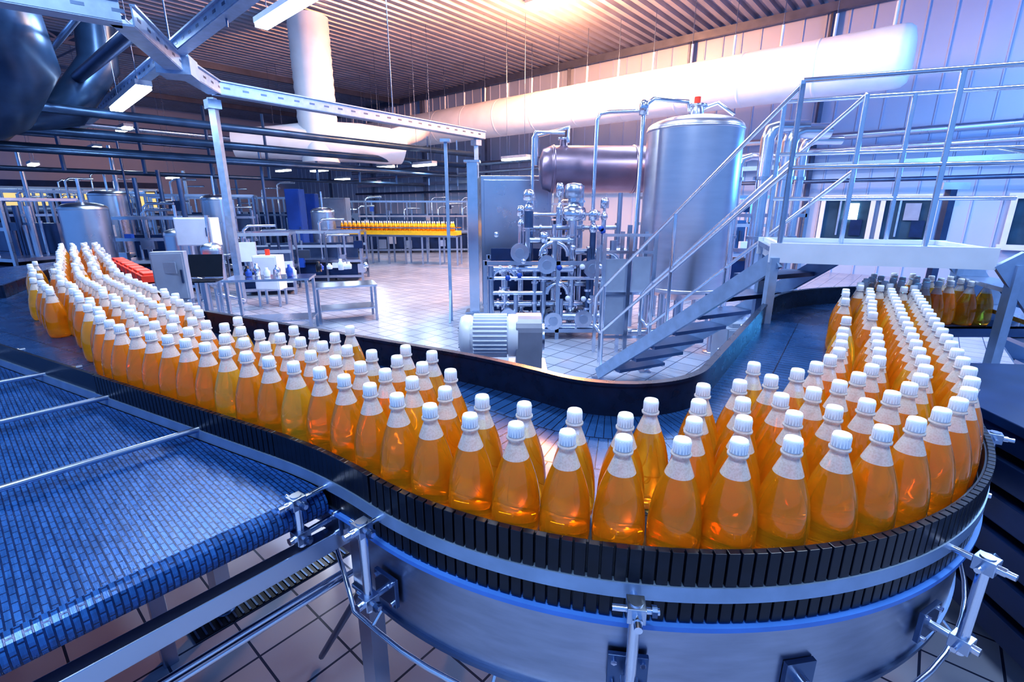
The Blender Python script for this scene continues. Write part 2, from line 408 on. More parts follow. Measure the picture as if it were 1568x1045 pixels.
for a,b in zip(wp,wp[1:]):
    d=(b-a); Ln=d.length; d.normalize(); n=Vector((-d.y,d.x,0))
    for k in range(4):
        t=.06+(k%2)*.056
        while t<Ln:
            P.append(a+d*t+n*((k-1.5)*.1)+Vector((random.uniform(-.03,.03),random.uniform(-.03,.03),0))); t+=.1145
for x,y in((-2.55,2.78),(-2.72,2.95),(-2.62,2.92),(-2.9,3.12),(-3.08,3.22),(-3.2,3.42),(-3.35,3.5),(-3.5,3.66),(-3.7,3.85),(-3.85,4.0),(-4.0,4.2)): P.append(Vector((x-.06,y-.06,1)))
def offs(p):
    best=1e9;bi=0
    for i in range(0,len(PATH),2):
        d=(p.x-PATH[i][0])**2+(p.y-PATH[i][1])**2
        if d<best:best=d;bi=i
    x,y,h=PATH[bi]; return (p.x-x)*-math.sin(h)+(p.y-y)*math.cos(h),h
D=.1135
for it in range(24):
    for i in range(len(P)):
        for j in range(i+1,len(P)):
            dx=P[j].x-P[i].x
            if abs(dx)>D: continue
            dy=P[j].y-P[i].y
            d2=dx*dx+dy*dy
            if d2<D*D:
                d=math.sqrt(d2)+1e-6; k=(D-d)/d*.5
                P[i].x-=dx*k;P[i].y-=dy*k;P[j].x+=dx*k;P[j].y+=dy*k
    for p in P:
        if p.x>-2.4:
            o,h=offs(p)
            lim=-W+.058
            if o<lim: p.x+=-math.sin(h)*(lim-o);p.y+=math.cos(h)*(lim-o)
bots=empty('juice_bottles')
single=Vector((1.42,2.0,1))
P=[p for p in P if (p-single).length>.13]+[single]
for i,p in enumerate(P):
    yel=(p is single) or random.random()<.06 or (p.x<-2.4 and (p.x+p.y)<.05 and random.random()<.5) or (p.y>3.2 and p.x>0 and random.random()<.6)
    o=bpy.data.objects.new('juice_bottle_%03d'%i,bm_y if yel else bm_o); sc.collection.objects.link(o)
    o.location=(p.x,p.y,1.0005); o.rotation_euler=(0,0,random.uniform(0,6.28)); o.parent=bots
# ---------------- room
mb=MB()
n=len(mb.v); mb.v+=[H(-14,-8),H(-14,15.8),H(32,15.8),H(32,-8)]; mb.face([n,n+1,n+2,n+3],floor_m)
fl=mb.build('floor')
mb=MB()
prof=[]
a=-14
CZ=6.5
while a<32:
    prof+= [(a,CZ),(a+.13,CZ),(a+.16,CZ+.09),(a+.27,CZ+.09),(a+.30,CZ)]; a+=.30
mb.ribbon([H(a,-2,z) for a,z in prof],[H(a,15.8,z) for a,z in prof],rib_m)
mb.build('ceiling')
mb=MB()
mb.beam(H(-14,15.35,6.4),H(32,15.35,6.4),.12,.2,beam_m)
for aa in(20,27): mb.beam(H(aa,-2,6.4),H(aa,15.5,6.4),.12,.2,beam_m)
mb.build('ceiling_beams')
mb=MB()
prof=[];a=-14
while a<32:
    prof+=[(a,15.6),(a+.44,15.6),(a+.46,15.57),(a+.48,15.57),(a+.5,15.6)];a+=.5
mb.ribbon([H(a,b,0) for a,b in prof],[H(a,b,6.5) for a,b in prof],wall_m)
mb.build('wall_right')
mb=MB()
n=len(mb.v); mb.v+=[H(31,-8,0),H(31,15.6,0),H(31,15.6,6.5),H(31,-8,6.5)]; mb.face([n,n+1,n+2,n+3],wall_m)
mb.build('wall_far')
mb=MB()
for a in(-2.5,2.8,6.3,10.6,14.6,18.6,22.8,27): mb.beam(H(a,15.45,0),H(a,15.45,6.4),.1,.1,beam_m)
mb.build('wall_columns')
mb=MB()
mb.beam(H(-10,15.35,2.75),H(24,15.35,2.75),.1,.12,steel)
mb.tube(H(-10,15.2,3.1),H(24,15.2,3.1),.07,steel_br); mb.tube(H(-10,15.1,3.4),H(24,15.1,3.4),.09,steel)
mb.tube(H(-10,15.2,2.35),H(24,15.2,2.35),.05,steel_dk)
mb.build('wall_pipes')
for i,(a0,a1) in enumerate(((1.29,2.36),(.1,1.09),(-2.4,-1.2))):
    mb=MB(); mb.beam(H(a0,15.5,1.4),H(a1,15.5,1.4),.06,1.0,glass_m)
    for a in(a0,a1,): mb.box(H(a,15.45,1.4),(.12,.1,1.14),motor_w,rz=RZ)
    for z in(.85,1.95): mb.box(H((a0+a1)/2,15.45,z),(.14,a1-a0+.2,.12),motor_w,rz=RZ)
    mb.box(H((a0+a1)/2+.15,15.45,1.45),(.05,.04,.9),galv,rz=RZ)
    mb.box(H((a0+a1)/2-.1,15.43,1.6),(.03,.3,.4),lamp_s if i==0 else paint_g,rz=RZ)
    mb.box(H((a0+a1)/2-.25,15.43,1.2),(.03,.25,.4),dkblue,rz=RZ)
    mb.build('window_%d'%(i+1))
mb=MB()
Ma=Matrix((B,Vector((0,0,1)),A)).transposed()
r=.57
mb.lathe([(0,0),(r*.55,.0),(r*.85,.04),(r*.97,.12),(r,.22),(r,.3),(r,10),(r,21.4)],H(.9,13,4.55),ductw,40,M=Ma)
z=1.6
while z<21: mb.lathe([(r,z-.03),(r*1.01,z-.02),(r*1.01,z+.02),(r,z+.03)],H(.9,13,4.55),ductw,40,M=Ma); z+=1.5
for i in range(20):
    a=1.3+i*1.0
    mb.tube(H(a,13,5.0),H(a,13.02,5.55),.03,paint_w,8); mb.tube(H(a,13,5.55),H(a,13,6.5),.008,steel_dk,6)
mb.build('insulated_ventilation_duct')
mb=MB()
mb.lathe([(.5,2.9)]+[(.5+ (.02 if k%2 else 0),3.2+k*.12) for k in range(28)],(-5.3,14.3,0),ductw,24)
mb.ptube([(-7.4,13.8,3.35),(-6.4,14.1,3.4),(-5.3,14.3,3.45),(-4.3,14.7,3.45),(-3.6,15.0,3.4),(-3.2,15.2,3.3)],[.36,.42,.52,.52,.5,.38],ductw,24)
mb.ptube([(-3.4,15.0,3.6),(-3.0,16,3.9),(-3.2,18.5,4.3),H(15.5,13,4.5)],.28,ductw,16)
mb.build('ventilation_duct_riser')
mb=MB()
mb.ptube([(-9.6,5.9,5.2),(-8.4,6.6,5.1),(-7.5,7.1,4.8),(-7.0,7.4,4.3),(-7.1,7.6,3.75),(-7.8,7.9,3.3),(-9.5,8.6,3.1)],.55,ductd,28)
mb.ptube([(-9.6,8.6,3.0),(-7.9,9.4,3.4),(-7.5,9.8,4.2),(-7.6,10.2,6.4)],.3,ductd,20)
mb.build('exhaust_duct')
def tray(mb,pts,w=.26,h=.24):
    for a,b in zip(pts,pts[1:]):
        a=Vector(a);b=Vector(b);d=(b-a).normalized();n=Vector((-d.y,d.x,0))
        mb.beam(a-Vector((0,0,h/2)),b-Vector((0,0,h/2)),w,.02,galv)
        for sg in(-1,1):
            mb.beam(a+n*sg*w/2,b+n*sg*w/2,.015,h,galv)
            mb.beam(a+n*sg*(w/2+.012)+Vector((0,0,h/2)),b+n*sg*(w/2+.012)+Vector((0,0,h/2)),.05,.02,galv)
            k=.15;Ln=(b-a).length
            while k<Ln:
                q=a+d*k+n*sg*(w/2); mb.beam(q-d*.05,q+d*.05,.02,.03,steel_dk); k+=.3
mb=MB()
z=3.55
tray(mb,[(-5.9,3.9,z),(-3.85,5.44,z),(-4.45,7.1,z),(-4.75,8.5,z),(-.79+.0,13.9,z)],.2,.18)
tray(mb,[(-1.0,3.9,z+.15),(-4.48,7.2,z+.15),(-11.9,14.2,z+.15)],.14,.12)
mb.box((-4.5,7.25,z-.02),(.4,.4,.24),galv,rz=.3)
for x,y in((-4.95,8.75),(-.95,13.75)):
    mb.beam((x,y,0),(x,y,z-.1),.11,.11,galv); mb.box((x,y,z-.2),(.2,.2,.14),galv,rz=RZ)
for x,y in((-4.45,7.1),(-2.6,11.5),(-8,10.6),(-3.0,5.8)): mb.tube((x,y,z),(x,y,6.5),.012,steel_dk,6)
mb.build('cable_tray')
mb=MB()
mb.beam((-.95,7.4,0),(-.95,7.4,2.65),.045,.045,galv); mb.box((-.95,7.4,2.63),(.14,.14,.04),galv)
mb.beam((-.95,7.4,.5),(-.95,7.2,0),.03,.03,galv)
mb.build('support_post')
# lamps
def area(name,loc,sx,sy,e,col,rot=(0,0,0),parent=None):
    l=bpy.data.lights.new(name,'AREA'); l.shape='RECTANGLE'; l.size=sx;l.size_y=sy;l.energy=e;l.color=col
    o=bpy.data.objects.new(name,l); sc.collection.objects.link(o); o.location=loc;o.rotation_euler=rot
    if parent:o.parent=parent
    return o
def point(name,loc,e,col,r=.15,parent=None):
    l=bpy.data.lights.new(name,'POINT'); l.energy=e;l.color=col;l.shadow_soft_size=r
    o=bpy.data.objects.new(name,l); sc.collection.objects.link(o); o.location=loc
    if parent:o.parent=parent
    return o
def lum(p0,p1,e=0,col=(.85,.93,1),em=lamp_e,nm='fluorescent_or_fill_lamp',w=.2):
    mb=MB();p0=Vector(p0);p1=Vector(p1)
    mb.beam(p0+Vector((0,0,.06)),p1+Vector((0,0,.06)),w,.07,paint_g)
    mb.beam(p0,p1,w*.85,.05,em)
    for p in(p0.lerp(p1,.15),p0.lerp(p1,.85)): mb.tube(p+Vector((0,0,.08)),(p.x,p.y,6.5),.006,steel_dk,6)
    o=mb.build(nm)
    if e:
        d=p1-p0; area('lamp_light',(p0+p1)/2-Vector((0,0,.05)),d.length,.25,e,col,(0,0,math.atan2(d.y,d.x)),o)
    return o
lum((-3.58,7.85,4.2),(-2.38,6.74,4.2),60)
l2=lum((-6.9,9.2,3.35),(-5.2,7.55,3.35),40)
point('added_ceiling_uplight',(-6.0,8.4,4.3),150,(.6,.78,1),.3,l2)  # unseen point light added to brighten the ceiling sheets
for a,b,e in((2,3.5,230),(-3,3.5,230),(7,2,180),(2,8.5,240),(-4,9,190),(7.5,7,190),(-1,-1,230)):
    lum(H(a,b,6.1),H(a+2.4,b,6.1),e,(.73,.86,1))  # fixtures added out of view as fill light for the hall
for x,y,zz in((-6.6,17.5,2.9),(-4.2,17.2,3.0),(-2.6,15.2,2.9),(-12.5,15.5,3.4),(-9.8,13.2,3.6),(-14,15,2.9),(-12,18,2.7),(-8.5,19,3.0),(-7,21,2.8),(.1,14.4,3.0),(-5.5,20,2.6)):
    d=Vector((.35,-.3,0)); lum((x-d.x,y-d.y,zz),(x+d.x,y+d.y,zz),32,(.75,.9,1),lamp_s)
hp=Vector((1.15,12.9,6.38))
hb=lum(hp-A*.9,hp+A*.9,0,em=flare_stand_in_glow,nm='flare_stand_in_lamp',w=.5)  # added lamp, stands in for a warm lens flare
point('flare_stand_in_light',hp+Vector((0,-.1,-.8)),2500,(1,.38,.13),.4,hb)
bl=lum(H(-4.2,11,6.0),H(-2,11,6),0,em=lamp_e,nm='fluorescent_or_fill_lamp')  # fixture added to carry the blue wall fill
point('blue_wall_fill',H(-3,11,5.8),480,(.15,.45,1),.4,bl)  # added fill that tints the right wall blue
mb=MB(); mb.box((6.6,7.6,1.0),(.1,.1,2.0),steel_dk); mb.box((6.6,7.6,2.02),(.4,.16,.1),paint_g)  # stand invented to carry the blue fill light
wl=mb.build('added_fill_stand'); point('blue_corner_fill',(6.6,7.6,2.4),220,(.08,.45,1),.3,wl)  # unseen fill added to turn the lower right wall blue
# ---------------- tanks
def tank(mb,x,y,r,z0,z1,m=silo_m,seg=40,legs=True,dome=.12):
    prof=[(0,z0-dome*1.2),(r*.3,z0-dome),(r*.8,z0-dome*.4),(r,z0)]
    mb.lathe(prof,(x,y,0),m,seg)
    mb.lathe([(r,z0),(r,(z0+z1)/2),(r,z1)],(x,y,0),m,seg)
    mb.lathe([(r*math.cos(math.pi/2*k/8) if k<8 else 0.0,z1+dome*math.sin(math.pi/2*k/8)) for k in range(0,9)],(x,y,0),m,seg)
    for z in(z0+.03,z1-.02): mb.lathe([(r,z-.015),(r*1.012,z-.01),(r*1.012,z+.01),(r,z+.015)],(x,y,0),m,seg)
    if legs:
        for k in range(4):
            a=math.pi/4+k*math.pi/2; q=(x+r*.85*math.cos(a),y+r*.85*math.sin(a)); mb.tube((*q,0),(*q,z0+.1),max(.025,r*.07),m,10)
            mb.lathe([(0,0),(.08,0),(.08,.015),(0,.02)],(*q,0),m,12)
mb=MB()
tx=2.10
tank(mb,tx,6.0,.53,.75,2.58,seg=64,dome=.14)
mb.lathe([(.08,2.70),(.08,2.82),(.11,2.82),(.11,2.84),(0,2.84)],(tx,6.0,0),steel_br,16)
mb.tube((tx,6,2.83),(tx,6,2.92),.035,red,12)
mb.ptube([(tx-.08,6.0,2.78),(tx-.13,5.95,2.86),(1.55,5.8,2.86),(1.45,5.8,2.78),(1.45,5.8,.3)],.025,steel_br)
mb.ptube([(tx+.07,6,2.8),(tx+.2,5.9,2.84),(tx+.35,5.8,2.7)],.02,steel_br)
mb.lathe([(0,2.7),(.05,2.7),(.05,2.82),(.03,2.85),(0,2.85)],(1.45,5.8,0),steel_br,12)
mb.tube((tx,6.0,.65),(tx,6.0,.25),.06,steel); mb.ptube([(tx,6,.3),(2.0,5.9,.2),(1.45,5.9,.2)],.05,steel)
mb.build('stainless_storage_tank')
mb=MB(); 
Mx=Matrix(((0,0,1),(0,1,0),(-1,0,0)))
mb.lathe([(0,-.06),(.15,-.05),(.28,.0),(.325,.12)],(.45,7.5,2.25),vessel,32,M=Mx)
mb.lathe([(.325,.12),(.325,1.2),(.325,2.3)],(.45,7.5,2.25),vessel,32,M=Mx)
mb.lathe([(.325,2.3),(.25,2.4),(0,2.45)],(.45,7.5,2.25),vessel,32,M=Mx)
for z in(.15,1.32): mb.lathe([(.325,z-.02),(.337,z-.015),(.337,z+.015),(.325,z+.02)],(.45,7.5,2.25),vessel,32,M=Mx)
for x in(.9,2.3):
    for dy in(-.25,.25): mb.beam((x,7.5+dy,0),(x,7.5+dy,2.0),.07,.07,steel)
    mb.box((x,7.5,1.95),(.1,.6,.08),steel)
mb.lathe([(0.0,2.5),(.06,2.5),(.06,2.65),(.09,2.65),(.09,2.68),(0,2.68)],(.75,7.5,0),steel_br,12)
mb.tube((.35,7.45,2.3),(.35,7.45,2.75),.03,steel); mb.ptube([(.35,7.45,2.7),(.8,7.4,2.8),(.8,7.4,2.6)],.025,steel_br)
mb.build('horizontal_pressure_vessel')
# ---------------- process skid
mb=MB()
def vp(x,y,z0,z1,r,m=steel): mb.tube((x,y,z0),(x,y,z1),r,m,12)
def flange(x,y,z,r,ax='Z'):
    if ax=='Z': mb.tube((x,y,z-.015),(x,y,z+.015),r,steel_br,14)
    elif ax=='X': mb.tube((x-.015,y,z),(x+.015,y,z),r,steel_br,14)
def valve(x,y,z,r=.06,h=.28,m=None):
    mb.lathe([(0,-r),(r*.7,-r*.8),(r,0),(r*.7,r*.8),(r*.4,r),(r*.4,h*.5),(r*1.1,h*.52),(r*1.1,h),(r*.8,h+.03),(0,h+.04)],(x,y,z),m or steel_br,16)
def pump(x,y,z):
    mb.tube((x,y-.08,z),(x,y+.04,z),.12,steel_br,20); mb.tube((x,y-.1,z),(x,y-.08,z),.06,steel,14)
    mb.tube((x,y+.04,z),(x,y+.4,z),.09,motor_g,16); vp(x+.1,y-.03,z,z+.3,.03)
for x in(-.35,.6,1.5):
    for y in(6.3,7.1): mb.beam((x,y,0),(x,y,1.05 if x<1 else 1.5),.05,.05,steel)
for y in(6.3,7.1):
    for z in(.12,1.02): mb.beam((-.35,y,z),(1.5,y,z),.05,.05,steel)
for x in(-.35,.6,1.5): mb.beam((x,6.3,.12),(x,7.1,.12),.05,.05,steel)
vp(.8,6.5,.1,1.9,.055,steel_br)
for z in(.4,.95,1.35,1.6): flange(.8,6.5,z,.095)
valve(.8,6.5,1.68,.11,.3,steel)
mb.lathe([(0,0),(.16,0),(.17,.08),(.15,.16),(.05,.2),(0,.2)],(.8,6.5,1.55),steel_br,20)
for x,y,z0,z1,r in((.22,6.5,.85,1.7,.06),(.12,6.7,.1,1.5,.04),(.42,6.45,.1,1.15,.04),(.56,6.6,.1,1.5,.03),(1.05,6.4,.1,1.45,.04),(1.2,6.5,.1,1.6,.03),(.65,6.85,.1,1.7,.045),(-.28,6.35,.2,.98,.04),(-.1,6.5,.1,.95,.045),(1.32,6.4,.15,1.3,.045),(.95,6.9,.2,2.0,.035),(1.0,6.35,.2,1.2,.03),(.3,6.35,.2,.9,.03),(1.42,6.6,.2,1.9,.03)):
    vp(x,y,z0,z1,r,random.choice([steel,steel_br,steel_dk]))
    for k in range(2): flange(x,y,random.uniform(z0+.1,z1-.1),r*1.6)
valve(.22,6.5,1.7,.07,.2); valve(.42,6.45,1.15,.06,.22); valve(1.2,6.5,1.6,.05,.2); valve(1.05,6.4,1.45,.06,.2); valve(.12,6.7,1.5,.05,.2);valve(.65,6.85,1.7,.05,.3)
for x0,x1,y,z,r in((-.28,.8,6.4,.93,.045),(-.28,1.3,6.5,.45,.045),(.22,.8,6.45,1.3,.04),(.42,1.3,6.5,.72,.035),(.8,1.5,6.5,1.15,.045),(-.1,.6,6.6,.25,.05),(.2,1.4,6.7,1.45,.03),(.6,1.6,6.35,.3,.055),(-.3,.4,6.35,.62,.03),(.1,1.2,6.9,1.62,.03),(-.3,1.4,6.33,.82,.025),(-.3,1.5,6.33,.18,.04)):
    mb.tube((x0,y,z),(x1,y,z),r,random.choice([steel,steel_br,steel]),12)
    for k in range(3): flange(random.uniform(x0,x1),y,z,r*1.6,'X')
for x,z in((.1,1.15),(.45,1.0),(1.05,.95),(-.05,.3),(.95,.28),(.55,.25)): pump(x,6.35,z)
for (cx,cz,r) in((.55,1.1,.18),(1.25,1.0,.15),(-.1,.78,.16),(.6,.6,.14)):
    mb.ptube([(cx-r*math.cos(t),6.38,cz+r*math.sin(t)) for t in [math.pi*i/10 for i in range(11)]],.03,steel_br,10)
mb.ptube([(1.1,6.8,1.5),(1.1,6.8,2.8),(1.14,6.8,2.88),(1.25,6.8,2.9),(1.7,6.7,2.9)],.025,steel_br)
mb.ptube([(.28,6.9,1.5),(.28,6.9,2.6),(.32,6.9,2.68),(.7,6.9,2.66)],.022,steel_br)
mb.box((.4,7.0,.7),(1.4,.05,.9),dkblue)
for i in range(14):
    x=random.uniform(-.2,1.4);z=random.uniform(.3,1.6); mb.lathe([(0,0),(.035,0),(.035,.03),(0,.03)],(x,6.28,z),random.choice([paint_w,steel_br,steel_br,blue]),12,M=Matrix(((1,0,0),(0,0,-1),(0,1,0))))
    mb.tube((x,6.3,z),(x,6.4,z),.01,steel)
mb.build('process_pipe_skid')
def cabinet(name,x,y,w,d,z0,z1,m,rz=0,feet=True,door=True,extra=None):
    mb=MB(); R=Matrix.Rotation(rz,3,'Z'); c=Vector((x,y,0))
    mb.box((x,y,(z0+z1)/2),(w,d,z1-z0),m,rz=rz)
    if door:
        mb.box(c+R@Vector((0,-d/2-.008,(z0+z1)/2)),(w*.92,.016,(z1-z0)*.94),m,rz=rz)
        mb.box(c+R@Vector((w*.38,-d/2-.025,(z0+z1)/2)),(.02,.02,.14),steel_dk,rz=rz)
    if feet and z0>.02:
        for sx in(-1,1):
            for sy in(-1,1): mb.beam(c+R@Vector((sx*w*.42,sy*d*.42,0)),c+R@Vector((sx*w*.42,sy*d*.42,z0+.01)),.04,.04,steel)
    if extra: extra(mb,c,R)
    return mb.build(name,bevel=.006)
cabinet('stainless_control_cabinet',.02,8.6,1.15,.9,.1,2.2,steel,rz=.12)
mb=MB(); mb.beam((-.62,8.0,0),(-.62,8.0,2.4),.16,.16,steel_br); mb.box((-.62,8.0,.02),(.3,.3,.03),steel); mb.box((-.62,8.0,2.4),(.25,.25,.03),steel)
mb.build('steel_column')
mb=MB()
for x in(1.0,1.28,1.55):
    mb.beam((x,5.3,0),(x,5.3,1.45),.04,.04,steel_br); mb.beam((x,5.7,0),(x,5.7,1.45),.04,.04,steel_br)
for z in(.3,.8,1.25,1.43): mb.beam((1.0,5.3,z),(1.55,5.3,z),.03,.03,steel_br)
mb.box((1.14,5.32,.75),(.24,.02,.85),paint_g); mb.box((1.42,5.32,1.0),(.2,.02,.4),paint_g)
mb.build('instrument_frame')
def ex(mb,c,R): mb.box(c+Vector((0,0,.5)),(.3,.3,.1),paint_g); mb.tube(c+Vector((0,0,.55)),c+Vector((0,0,.62)),.05,steel_br)
cabinet('pump_unit',2.45,5.05,.42,.35,.08,.5,paint_g,extra=ex)
mb=MB(); mb.box((2.2,4.35,.2),(.22,.18,.14),teal); mb.box((2.2,4.35,.06),(.14,.14,.12),paint_w); mb.tube((2.2,4.35,.27),(2.2,4.35,.33),.04,paint_w); mb.build('dosing_pump',bevel=.01)
mb=MB()
for x,y,r,t in((3.45,7.0,.09,2.75),(3.75,7.0,.1,2.7),(4.0,7.1,.06,2.6),(3.2,7.2,.05,2.4)):
    mb.ptube([(x,y,0),(x,y,t-.15),(x+.03,y,t-.04),(x+.14,y,t),(x+.5,y,t)],r,steel_br,14)
    for z in(.5,1.3,2.1): mb.tube((x,y,z-.02),(x,y,z+.02),r*1.4,steel,14)
for z in(.6,1.1,1.6): mb.beam((3.0,7.3,z),(4.3,7.3,z),.05,.05,steel)
mb.beam((3.0,7.3,0),(3.0,7.3,1.7),.05,.05,steel);mb.beam((4.3,7.3,0),(4.3,7.3,1.7),.05,.05,steel)
mb.build('vertical_pipe_manifold')
# ---------------- stairs and platform
mb=MB()
F=Vector((.89,4.73,0)); T=Vector((1.66,3.05,1.45)); sd=(T-F); hd=Vector((sd.x,sd.y,0)).normalized(); pr=Vector((-hd.y,hd.x,0))
SWd=.6
for o in(0,SWd):
    mb.beam(F+pr*o+Vector((0,0,.06)),T+pr*o-Vector((0,0,.04)),.035,.11,galv)
    for h_ in(.5,.95): mb.tube(F+pr*o+Vector((0,0,h_)),T+pr*o+Vector((0,0,h_)),.014,steel_br,12)
    for k in(0.02,.5,1.0):
        q=F.lerp(T,k)+pr*o; mb.tube(q,q+Vector((0,0,.95)),.015,steel_br,12)
    mb.ptube([F+pr*o+Vector((0,0,.95)),F+pr*o-hd*.1+Vector((0,0,.85)),F+pr*o-hd*.1+Vector((0,0,.55)),F+pr*o+Vector((0,0,.5))],.014,steel_br)
    mb.box(F+pr*o+Vector((0,0,.005)),(.12,.12,.01),steel)
for k in range(1,8):
    q=F.lerp(T,k/8)+pr*SWd/2; ang=math.atan2(pr.y,pr.x)
    mb.box(q,(SWd-.04,.2,.03),steel_dk,rz=ang)
P0=T.copy(); P1=Vector((2.62,2.70,1.45)); pd=(P1-P0).normalized(); pn=Vector((-pd.y,pd.x,0)); 
Lp=(P1-P0).length; PWd=.62; angp=math.atan2(pd.y,pd.x)
mb.box(P0+pd*Lp/2+pn*PWd/2+Vector((0,0,.02)),(Lp+.1,PWd,.03),steel,rz=angp)
for o in(0,PWd): mb.box(P0+pd*Lp/2+pn*o,(Lp+.1,.03,.12),motor_w,rz=angp)
for k in(0,1):
    mb.box((P0+pd*Lp*k)+pn*PWd/2,(.03,PWd,.12),motor_w,rz=angp)
for o in(0,PWd):
    a=P0+pn*o;b=P1+pn*o+pd*.35
    for h_ in((.5,.97) if o==0 else (.33,.63,.97)):
        mb.tube(a+Vector((0,0,h_)),b+Vector((0,0,h_)),.014,steel_br,12)
    for k in(0,.72):
        q=a.lerp(P1+pn*o,k); mb.tube(q-Vector((0,0,.06)),q+Vector((0,0,.97)),.015,steel_br,12)
for q in(P0+pd*-.02,P0+pn*PWd,P1+pd*.15,P1+pd*.15+pn*PWd):
    mb.beam((q.x,q.y,0),(q.x,q.y,1.42),.05,.05,galv)
for o in(0,PWd):
    a=P1+pn*o+pd*.35+Vector((0,0,.97)); b=a+pd*.14-Vector((0,0,.08)); c_=b+pd*.35-Vector((0,0,1.2))
    mb.ptube([a,a+pd*.08-Vector((0,0,.02)),b,c_],.014,steel_br,12)
    a2=P1+pn*o+pd*.2+Vector((0,0,.63)); mb.ptube([a2,a2+pd*.2-Vector((0,0,.04)),a2+pd*.55-Vector((0,0,1.2))],.014,steel_br,12)
    mb.beam(P1+pn*o+pd*.1,P1+pn*o+pd*1.2-Vector((0,0,1.43)),.035,.14,galv)
    q=P1+pn*o+pd*.55-Vector((0,0,.58)); mb.tube(q,q+Vector((0,0,1.15)),.015,steel_br)
for k in range(1,8):
    q=P1+pd*(.1+1.1*k/8)+pn*PWd/2-Vector((0,0,1.43*k/8)); mb.box(q,(.18,PWd-.04,.025),steel,rz=angp)
mb.build('stair_platform_with_handrails')
# ---------------- gear motor
mb=MB()
gx=.0;gy=2.42
Mm=Matrix(((0,0,-1),(0,1,0),(1,0,0)))
n0=len(mb.v); prof=[(-.12,-.16),(.12,-.16),(.12,.06)]+[(.12*math.cos(t)*1.0,.06+.07*math.sin(t)) for t in [math.pi*k/10 for k in range(1,10)]]+[(-.12,.06)]
for x in(.0,.13):
    for y,z in prof: mb.v.append(Vector((gx+.02+x,gy+y,1.07+z)))
N=len(prof)
mb.face([n0+i for i in range(N)][::-1],motor_g); mb.face([n0+N+i for i in range(N)],motor_g)
for i in range(N):
    j=(i+1)%N; mb.face([n0+i,n0+j,n0+N+j,n0+N+i],motor_g)
mb.tube((gx+.15,gy,1.07),(gx+.165,gy,1.07),.075,steel,24)
prof=[(0,.27),(.06,.27),(.095,.26),(.105,.24),(.105,.21),(.098,.205),(.098,.02),(.11,.02),(.11,-.03),(0,-.03)]
mb.lathe(prof,(gx+.0,gy-.02,1.09),motor_w,28,M=Mm)
for j in range(30):
    a=2*math.pi*j/30; mb.box((gx-.11,gy-.02+math.cos(a)*.104,1.09+math.sin(a)*.104),(.17,.018,.006),motor_w,M=Matrix.Rotation(a,3,'X'))
for j in range(8): mb.box((gx-.269,gy-.02,1.09-.05+j*.0145),(.006,.11,.005),steel_dk)
mb.box((gx+.08,gy,.88),(.2,.2,.1),steel)
mb.beam((gx+.08,gy,0),(gx+.08,gy,.9),.08,.08,steel_dk)
mb.build('gear_motor',bevel=.004)
# ---------------- right side machine
mb=MB()
for k in range(6):
    mb.box((2.35,1.75,.2+k*.14),(1.0,1.1,.1),dkblue,rz=-.1)
mb.box((2.35,1.75,.95),(1.02,1.12,.04),dkblue,rz=-.1)
for x,y in((1.95,1.2),(1.95,2.2)): mb.beam((x,y,0),(x,y,.95),.05,.05,dkblue)
mb.build('conveyor_drive_unit',bevel=.004)
mb=MB()
mb.box((1.75,.85,.78),(.8,.22,.04),steel_dk,rz=-.35); mb.box((1.55,.92,.70),(.14,.10,.07),paint_w,rz=-.35); mb.box((1.68,.86,.71),(.07,.03,.03),red,rz=-.35)
mb.beam((1.6,.95,0),(1.6,.95,.76),.05,.05,dkblue); mb.beam((2.0,.8,0),(2.0,.8,.76),.05,.05,dkblue)
mb.build('side_transfer_table',bevel=.003)
# ---------------- background machines
def ex(mb,c,R):
    mb.tube(c,c+Vector((0,0,.8)),.03,steel,10); mb.box(c+Vector((0,-.08,1.12)),(.22,.01,.12),paint_g)
cabinet('operator_panel',-3.55,5.05,.3,.12,.78,1.28,paint_g,rz=.3,feet=False,extra=ex)
def table(name,x,y,w,d,z,rz=0,ext=None):
    mb=MB();R=Matrix.Rotation(rz,3,'Z');c=Vector((x,y,0))
    mb.box((x,y,z),(w,d,.03),steel_br,rz=rz); mb.box((x,y,.2),(w*.94,d*.94,.02),steel,rz=rz)
    for sx in(-1,1):
        for sy in(-1,1): mb.beam(c+R@Vector((sx*w*.46,sy*d*.46,0)),c+R@Vector((sx*w*.46,sy*d*.46,z)),.035,.035,steel)
    if ext: ext(mb,c,R)
    mb.build(name)
def it(mb,c,R):
    for i in range(7):
        q=c+R@Vector((random.uniform(-.4,.4),random.uniform(-.2,.2),0)); m=random.choice([paint_w,blue,steel_br,black,paint_w])
        h=random.uniform(.08,.2); 
        mb.lathe([(0,0),(.04,0),(.045,h*.6),(.02,h*.8),(.02,h),(0,h)],(q.x,q.y,.79),m,12)
table('work_table',-3.35,6.7,1.1,.5,.77,.2,it)
table('steel_table',-2.6,7.5,.9,.5,.55,.4,it)
mb=MB(); mb.box((-3.75,5.85,.86),(.36,.26,.02),black,rz=.2); mb.box((-3.79,6.01,1.02),(.38,.02,.28),screen,M=Matrix.Rotation(.2,3,'Z')@Matrix.Rotation(-.3,3,'X'))
mb.beam((-3.75,5.85,.0),(-3.75,5.85,.85),.05,.05,steel); mb.box((-3.75,5.85,.02),(.35,.3,.03),steel); mb.build('laptop_stand',bevel=.003)
def ex2(mb,c,R): mb.tube(c+Vector((0,0,.9)),c+Vector((0,0,1.0)),.04,red,10)
cabinet('control_box',-4.3,8.6,.42,.3,.3,.9,paint_w,extra=ex2)
cabinet('junction_cabinet',-5.2,8.2,.6,.25,1.1,1.55,paint_w)
cabinet('blue_column_cabinet',-6.2,14.4,.4,.4,.0,2.2,blue)
